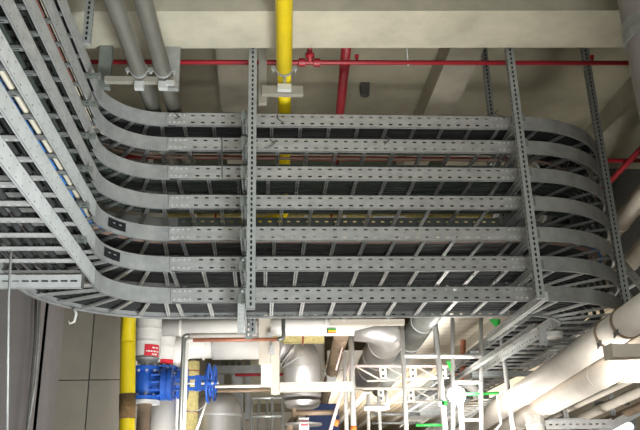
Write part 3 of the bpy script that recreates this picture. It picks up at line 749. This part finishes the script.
# insulated strip seen in the gap under the fourth ladder
z = P(300,218.5,1,8.0).z
t = thing('insulated_pipe', 'wool wrapped pipe glimpsed in the gap under the fourth ladder', 'pipe')
MB().tube([(P(160,218,1,8).x,8.0,z), (P(495,218,1,8).x,8.0,z)], .06, 14).build('pipe_body', 'wool', t)
for px in (215, 330): MB().lathe((P(px,218,1,8).x,8.0,z), (1,0,0), [(0,.06),(0,.064),(.02,.064),(.02,.06)], 14).build('red_tie', 'red', t)
for px in (195, 345, 306): MB().box((P(px,218,1,7.93).x,7.935,z), (.035,.01,.035)).build('white_tag', 'ink', t)
a = P(390,218,1,7.9); MB().box((a.x,7.93,a.z+.01), (.36,.01,.05)).build('bare_patch', 'white', t)
# H beams
t = thing('steel_portal', 'cream steel frame of post and crossbar before the silver drum', 'frame')
Yh = 8.3
for (xa_, xb_, ya_, yb_, nm) in ((271,279.5,340,395,'post'),):
    a = P(xa_,ya_,1,Yh); b = P(xb_,yb_,1,Yh)
    MB().bx(a.x,b.x,Yh-.04,Yh-.03,b.z,a.z).build(nm, 'cream', t); MB().bx((a.x+b.x)/2-.008,(a.x+b.x)/2+.008,Yh-.03,Yh+.05,b.z,a.z).build('post_web', 'cream', t)
a = P(279,383,1,Yh); b = P(352,391,1,Yh)
MB().bx(a.x,b.x,Yh-.04,Yh-.03,b.z,a.z).build('crossbar', 'cream', t); MB().bx(a.x,b.x,Yh-.03,Yh+.05,a.z-.012,a.z).build('crossbar_flange', 'cream', t); MB().bx(a.x,b.x,Yh-.03,Yh+.05,b.z,b.z+.012).build('crossbar_flange', 'cream', t)
t = thing('steel_post', 'cream vertical steel bracket hanging left of the frame over the white pipes', 'post')
a = P(259,318,1,8.25); b = P(270.5,364,1,8.25)
MB().bx(a.x,b.x,8.2,8.3,b.z,a.z+.3).build('post_body', 'cream', t)
a = P(261,364,1,8.3); b = P(272,386,1,8.3)
MB().bx(a.x,b.x,8.25,8.33,b.z,a.z).build('lower_plate', 'panel', t)
for py in (337, 350):
    q = P(270 if py == 337 else 272,py,1,8.15); MB().box(q, (.05,.05,.09)).build('clip', 'galvb', t)
# pair of horizontal thin pipes feeding the frame
for px0, px1, y_, lab, m in ((215,271,386.5,'thin cream pipe from the handwheels to the frame, upper','creamp'),(217,271,391,'thin cream pipe from the handwheels to the frame, lower','brown'),(258,271,388,'','')):
    if not lab: continue
    a = P(px0,y_,1,8.6); b = P(px1,y_,1,8.6); tag(MB().tube([a,(b.x,8.6,a.z)], .018, 10).build('thin_pipe', m), lab, 'pipe')
a = P(235,375,1,10.5); b = P(285,375,1,10.5)
tag(MB().tube([a,(b.x,10.5,a.z)], .02, 10).build('thin_pipe', 'red'), 'thin dark red pipe far behind the cream bracket', 'pipe')
# brown diagonal pipe
zq = P(336,345,1,9.2).z; a = P(343,330,1,8.9); b = PZv(327,390,zq); d = (b-a).normalized()
a = PZv(341,337,zq)
t = thing('brown_pipe', 'rusty brown pipe slanting back beside the silver drum', 'pipe'); d = (b-a).normalized()
MB().tube([a-d*.12, b+d*2], .085, 24).build('pipe_body', 'brown', t)
c = PZv(331,372,zq); k = hose_clamp(t, c, d, .086, 'galvb', .05); MB().box(c-UPV*.13-d*.06, (.13,.04,.13)).build('clamp_foot', 'galvb', k)
# dark duct beyond
zq = P(420,340,1,10).z; a = PZv(424,320,zq); b = PZv(397,362,zq); d = (b-a).normalized()
t = thing('round_duct', 'dark grey round duct slanting back right of the silver one', 'duct')
MB().tube([a-d*2, b+d*3], .15, 32).build('duct_body', 'duct', t)
for s in (0, 1.2, 2.4, 3.6): MB().lathe(a+d*s, d, [(0,.15),(0,.158),(.03,.158),(.03,.15)], 32).build('duct_joint', 'galvb', t)
# tank dome lower left-centre
a = P(217,430,1,10.2); r = P(241,430,1,10.2).x-a.x
t = thing('vessel', 'silver domed vessel below the handwheels', 'tank')
zt_ = P(217,392,1,10.2).z
MB().lathe((a.x,10.2,zt_-1.8), (0,0,1), [(0,r),(1.8-r*.75,r)]+[(1.8-r*.75+r*.75*math.sin(q*PI/16), r*math.cos(q*PI/16)) for q in range(1,9)], 40).build('vessel_body', 'silver', t)
MB().lathe((a.x,10.2,zt_-.32), (0,0,1), [(0,r),(0,r+.008),(.03,r+.008),(.03,r*.99)], 40).build('vessel_band', 'galvb', t)
tag(MB().tube([P(206,402,1,8.4), P(196,432,1,8.4)], .014, 8).build('cable_stay', 'white'), 'thin white slanting stay under the handwheels', 'stay')
tag(MB().tube(fillet([P(208,398,1,8.3), P(203,408,1,8.3), P(194,412,1,8.3), P(184,410,1,8.3)], .3), .005, 6).build('loose_wire', 'galvd'), 'thin loose wire looping below the blue yoke arms', 'wire')
# guard frame
t = thing('guard_rail', 'grey tubular guard frame standing below the cream frame', 'guard rail')
Yg = 8.8
for px in (251.5, 272, 282.5): a = P(px,398,1,Yg); MB().tube([(a.x,Yg,a.z), (a.x,Yg,a.z-1.9)], .017, 10).build('upright', 'duct', t)
for py in (398, 416.5):
    a = P(251.5,py,1,Yg); b = P(282.5,py,1,Yg); MB().tube([(a.x,Yg,a.z), (b.x,Yg,a.z)], .017, 10).build('rail', 'duct', t)
for px in (259, 267): a = P(px,398,1,Yg+.6); MB().tube([(a.x,Yg+.6,a.z), (a.x,Yg+.6,a.z-1.9)], .017, 10).build('upright', 'duct', t)
# dark machinery in the back
t = thing('duct_unit', 'dark grey plant unit in the shade behind the handwheels', 'plant unit')
a = P(196,352,1,13); b = P(284,430,1,13)
MB().bx(a.x,b.x+.2,13,14.2,P(200,405,1,13).z,P(200,350,1,13).z+.3).build('casing', 'concd', t)
for k, (xa_, xb_, ya_, yb_) in enumerate(((232,243,368,430),(214,224,362,392),(246,250,356,420))):
    a = P(xa_,ya_,1,12.6); b = P(xb_,yb_,1,12.6); MB().bx(a.x,b.x,12.5,12.7,b.z,a.z).build('vertical_duct', 'galvd', t)
for k in range(4):
    a = P(222+6*k,362,1,12.3); b = P(226+6*k,374,1,12.3); MB().tube([a,b], .045, 10).build('stub_pipe', 'duct', t)
a = P(215,370,1,12.2); b = P(262,370,1,12.2); MB().bar(a, (b.x,12.2,a.z), .1, .12).build('shelf_rail', 'galvd', t)
# navy tarpaulin box / crate low centre
t = thing('navy_cabinet', 'navy blue cabinet low behind the scaffold left side', 'cabinet')
a = P(308,404,1,12); b = P(340,440,1,12)
MB().bx(a.x,b.x,12,12.8,b.z-.5,a.z).build('cabinet_body', 'navy', t)
MB().bx(a.x+.03,a.x+(b.x-a.x)/2-.02,11.98,12,b.z-.4,a.z-.05).build('cabinet_door', 'navy', t)
t = thing('wall_notice', 'white notice with a red symbol under the silver drum', 'notice')
a = P(299,418,1,9.15); b = P(309,432,1,9.15)
MB().bx(a.x,b.x,9.14,9.15,b.z,a.z).build('notice_board', 'ink', t); c = (a+b)/2
MB().bx(c.x-.04,c.x+.05,9.135,9.14,c.z-.01,c.z+.05).build('red_symbol', 'label', t)
a = P(296,413,1,9.0); b = P(338,413,1,9.0)
tag(MB().tube([a,(b.x,9.0,a.z)], .03, 12).build('service_pipe', 'brown'), 'brown horizontal pipe below the silver drum', 'pipe')
# white plaster walls in the bright space
struct('wall_inner', MB().bx(-1.5, 1.25, 16, 16.2, 0, 6), 'wallw')
# tan deck and joists
struct('ceiling_deck', MB().bx(1.25, 8.5, 15.4, 33.8, 4.22, 4.3), 'deck')
struct('ceiling_fascia', MB().bx(1.25, 8.5, 15.3, 15.4, 4.10, 4.45), 'panel')
for k in range(8):
    x = 1.5+k*.85; struct('ceiling_joist', MB().bx(x, x+.16, 15.4, 33.5, 4.05, 4.22), 'panel')
struct('ceiling_panel', MB().bx(P(432,322,2,4.25).x-.2, P(487,322,2,4.25).x, 9.9, 15.2, 4.25, 4.32), 'plank')
xj = P(487,322,2,4.25).x
struct('ceiling_panel_beam', MB().bx(xj, xj+.14, 9.9, 15.2, 4.08, 4.32), 'panel')
struct('ceiling_deck_side', MB().bx(xj+.14, 8.5, 9.9, 15.2, 4.22, 4.30), 'deck')
struct('ceiling_beam_far', MB().bx(2.5, 8.5, 9.82, 9.9, 4.05, 6.0), 'dark')
# ------------------------------------------------------------------ scaffold
def S(x, y, Y): return P(x, y, 1, Y)
t = thing('scaffold_tower', 'white tubular scaffold tower right of centre with green clamps', 'scaffold')
Ys = 8.6
def tb(name, a, b, r=.021, m='scaf', Y=None, Y2=None):
    Y = Y or Ys; p = S(*a,Y); q = S(*b,Y2 or Y)
    if b[1] > 440: q = q+(q-p)*(q.z/(p.z-q.z))
    return MB().tube([p, q], r, 12).build(name, m, t)
tb('standard', (434.5,318), (446.5,445), .033)
tb('standard', (452.5,318), (453,445), .023)
tb('standard', (481,318), (481.5,445), .023)
tb('standard', (500.5,330), (515,445), .028, 'scaf')
tb('standard', (402,326), (407,445), .025)
tb('standard', (460,395), (463,445), .03)
for (a, b, r) in (((404,356),(481,356.5),.026),((452,382),(482,382),.024),((447,396),(462,396),.02),((462,420),(482,420),.016)):
    tb('ledger', a, b, r)
tb('toe_rail', (461,394.5), (499,393), .016, 'gpaint'); tb('toe_rail', (416,425), (442,425), .016, 'gpaint')
tb('guard_loop', (497,394), (501,424), .013); tb('guard_loop', (501,424), (494,432), .013)
for (x, y) in ((444,403),(441,404)):
    q = S(x,y,Ys-.03); MB().box(q, (.06,.05,.05)).build('coupler', 'scaf' if x == 441 else 'gpaint', t)
for (x, y) in ((512,395),(508,398)): q = S(x,y,Ys-.03); MB().box(q, (.06,.06,.06)).build('coupler', 'galvb', t)
def tri(p, Y, m):
    q = [S(*a, Y) for a in p]; mb = MB(); n = len(q)
    mb.v = [tuple(a) for a in q]+[tuple(a+Vector((0,.01,0))) for a in q]
    mb.f = [tuple(range(n)), tuple(reversed(range(n,2*n)))]+[(k,n+k,n+(k+1)%n,(k+1)%n) for k in range(n)]; mb.sm = [0]*len(mb.f)
    return mb.build('gusset_plate', m, t)
tri(((489,319),(500,319),(501,325),(499,331)), Ys-.04, 'gpaint'); tri(((446,361),(450,361),(451,364),(450.5,371)), Ys-.04, 'gpaint')
t['label'] = 'white tubular scaffold tower right of centre with green clamps'
t = thing('scaffold_tower', 'worn pinkish scaffold frame with lattice girders beside the silver drum', 'scaffold')
Ys = 8.9
tb('standard', (351,334), (354,445), .034, 'scaf'); tb('standard', (344.5,352), (347,445), .025, 'scaf')
tb('brace', (352,355), (330,432), .020, 'scafp'); tb('brace', (345,337), (336,370), .011, 'scafp')
q = tb('orange_end', (353.5,426), (354,434), .036, 'orange'); tb('orange_end', (337,420), (335.5,426), .028, 'orange')
tb('standard', (368,394), (369,445), .02); tb('standard', (378.5,396), (381,445), .02)
tb('platform_bar', (364,408), (386,408), .032); tb('platform_bar', (387,393), (388,410), .02)
def girder(y, x0, x1, Y, m1, m2='cream'):
    tb('girder_chord', (x0,y), (x1,y), .017, m1, Y)
    tb('girder_chord', (x0+12,y+15), (x1-6,y+12), .012, m2, Y)
    n = int((x1-x0)/30)
    for k in range(n):
        a = x0+30*k+2
        tb('girder_web', (a,y+1), (a+22,y+13), .010, m2, Y)
        q = S(a+26,y+7,Y); MB().box(q, (.08,.02,.13)).build('girder_plate', m2, t)
        b = S(a+26,y+7,Y-.012)
        for s in (-1,1): MB().box(b+Vector((0,0,s*.035)), (.03,.004,.03)).build('plate_hole', 'dark', t)
girder(366, 355, 455, 8.9, 'scafp', 'panel'); girder(388.5, 353, 445, 9.6, 'panel', 'panel')
tb('girder_chord', (372,414), (420,414), .022, 'galvd', 10.5); tb('girder_chord', (372,423), (420,423), .016, 'galvd', 10.5)
# work light in the tower and person-high flood
t = thing('work_light', 'glaring white work light glowing inside the scaffold tower', 'lamp')
c = P(457,395,1,8.75)
MB().lathe(c-Vector((0,.03,0)), (0,1,0), [(0,.06),(.02,.095),(.05,.10)], 20).build('lamp_glass', 'lampm', t)
MB().lathe(c+Vector((0,.02,0)), (0,1,0), [(0,.105),(.06,.09),(.08,.03)], 20).build('lamp_housing', 'galvd', t)
# orange and red things behind the tower
t = thing('hose_reel', 'orange and red pipe fitting behind the scaffold tower', 'fitting')
MB().tube([P(463,340,1,10.5), P(463,372,1,10.5), P(456,384,1,10.5)], .04, 12).build('red_section', 'copper', t)
MB().lathe(P(457,374,1,10.3), (.4,0,-1), [(0,.05),(.05,.07),(.1,.05)], 14).build('orange_cap', 'orange', t)
t = thing('curved_pipe', 'short white curved pipe behind the glaring work light', 'pipe')
MB().tube(fillet([P(466,383,1,10), P(476,390,1,10), P(478,400,1,10)], .3), .06, 14).build('pipe_body', 'white', t)
MB().lathe(P(466,383,1,10), (-1,0,.6), [(0,.07),(.03,.07)], 14).build('end_ring', 'galvb', t)
# far cable tray runs low centre-right: sloping rail groups
for n, (p0, p1, lab) in enumerate((((400,425),(450,385),'grey cable tray running back low behind the tower, left one'), ((415,440),(470,398),'grey cable tray running back low behind the tower, right one'))):
    t = thing('cable_ladder', lab, 'cable ladder', 'low trays behind the tower')
    zq = 3.25-.25*n; a = PZv(*p1, zq); b = PZv(*p0, zq)
    if (b-a).length > 14: b = a+(b-a).normalized()*14
    d = (b-a).normalized(); s = d.cross(UPV).normalized()
    for k in (0, .4): channel(a+s*k, b+s*k, .09, .02, s, ((.5,.01),), .25, .05, False).build('side_rail', 'galvb', t)
    for k in range(int((b-a).length/.35)): p = a+d*(k*.35+.1); MB().bar(p, p+s*.4, .04, .02).build('rung', 'rung', t)
# pale supports low right
t = thing('insulated_riser', 'pale vertical pipe dropping below the cream pipes at bottom', 'pipe')
a = P(535,420,1,8.2)
MB().tube([(a.x,8.2,a.z-1), (a.x,8.2,a.z+.05)], .10, 20).build('pipe_body', 'white', t)
MB().lathe((a.x,8.2,a.z-.06), (0,0,1), [(0,.10),(0,.107),(.02,.107),(.02,.1)], 20).build('jacket_band', 'galvb', t)
# ------------------------------------------------------------------ lights: area fills are unseen, added to brighten; lamp_point serves the work light
def area(name, loc, target, size, power, col=(1,1,1), sy=None, spread=None):
    l = bpy.data.lights.new(name, 'AREA'); l.energy = power; l.size = size; l.color = col
    if name == 'hall_fill': l.specular_factor = .25
    if spread: l.spread = math.radians(spread)
    if sy: l.shape = 'RECTANGLE'; l.size_y = sy
    o = bpy.data.objects.new(name, l); C.objects.link(o); o.location = loc
    o.rotation_euler = (Vector(target)-Vector(loc)).to_track_quat('-Z', 'Y').to_euler(); return o
area('fill_light', (.6, -1.5, 1.2), (.5, 5.8, 3.9), 3.0, 182, (.97,1,.98))
area('left_fill', (1.4, 2.6, .5), (-1.4, 4.2, 3.3), 1.2, 80, (.93,.99,1), None, 90)
area('beam_fill', (1.0, 4.3, 1.6), (.8, 5.1, 5.0), 3.0, 13, (1,.96,.86), .6, 60)  # unseen fill added for the beam soffit
area('hall_fill', (.8, 6.4, 1.0), (.6, 9.3, 3.0), 2.6, 42, (1,.97,.93), 1.0, 70)  # unseen fill added for the white pipes and silver drum
area('bay_fill', (2.2, 6.4, .8), (2.8, 9.0, 2.7), 2.2, 34, (1,.97,.93), 1.0, 80)  # unseen fill added around the right run and cream pipes
area('edge_fill', (3.0, 5.6, 2.0), (4.2, 7.6, 5.0), .8, 14, (1,.97,.9), None, 60)
area('panel_fill', (1.9, 12.0, .8), (3.1, 12.6, 4.2), 1.6, 130, (1,.97,.92), None, 90)  # unseen fill added to lift the plank ceiling
area('far_fill', (4.0, 19, .6), (4.0, 20, 4.2), 6.0, 500, (1,.97,.92), None, 110)
area('under_fill', (.8, 6.2, 1.2), (.8, 6.25, 3), 3.2, 14, (1,.98,.95), .6, 60)  # unseen fill added below the lowest rungs
area('left_bay_fill', (-.3, 7.0, 1.0), (-1.6, 8.6, 2.8), 1.0, 14, (1,.97,.94), None, 70)  # unseen fill added for the lower left walls
p = bpy.data.lights.new('lamp_point', 'POINT'); p.energy = 22; p.shadow_soft_size = .08; p.color = (1,.97,.92)
o = bpy.data.objects.new('lamp_point', p); C.objects.link(o); o.location = c-Vector((0,.2,0))
w = bpy.data.worlds.new('world'); bpy.context.scene.world = w; w.use_nodes = True
w.node_tree.nodes['Background'].inputs[0].default_value = (.9,.95,1,1); w.node_tree.nodes['Background'].inputs[1].default_value = .1
vs = bpy.context.scene.view_settings; vs.view_transform = 'Standard'; vs.look = 'None'; vs.exposure = 0
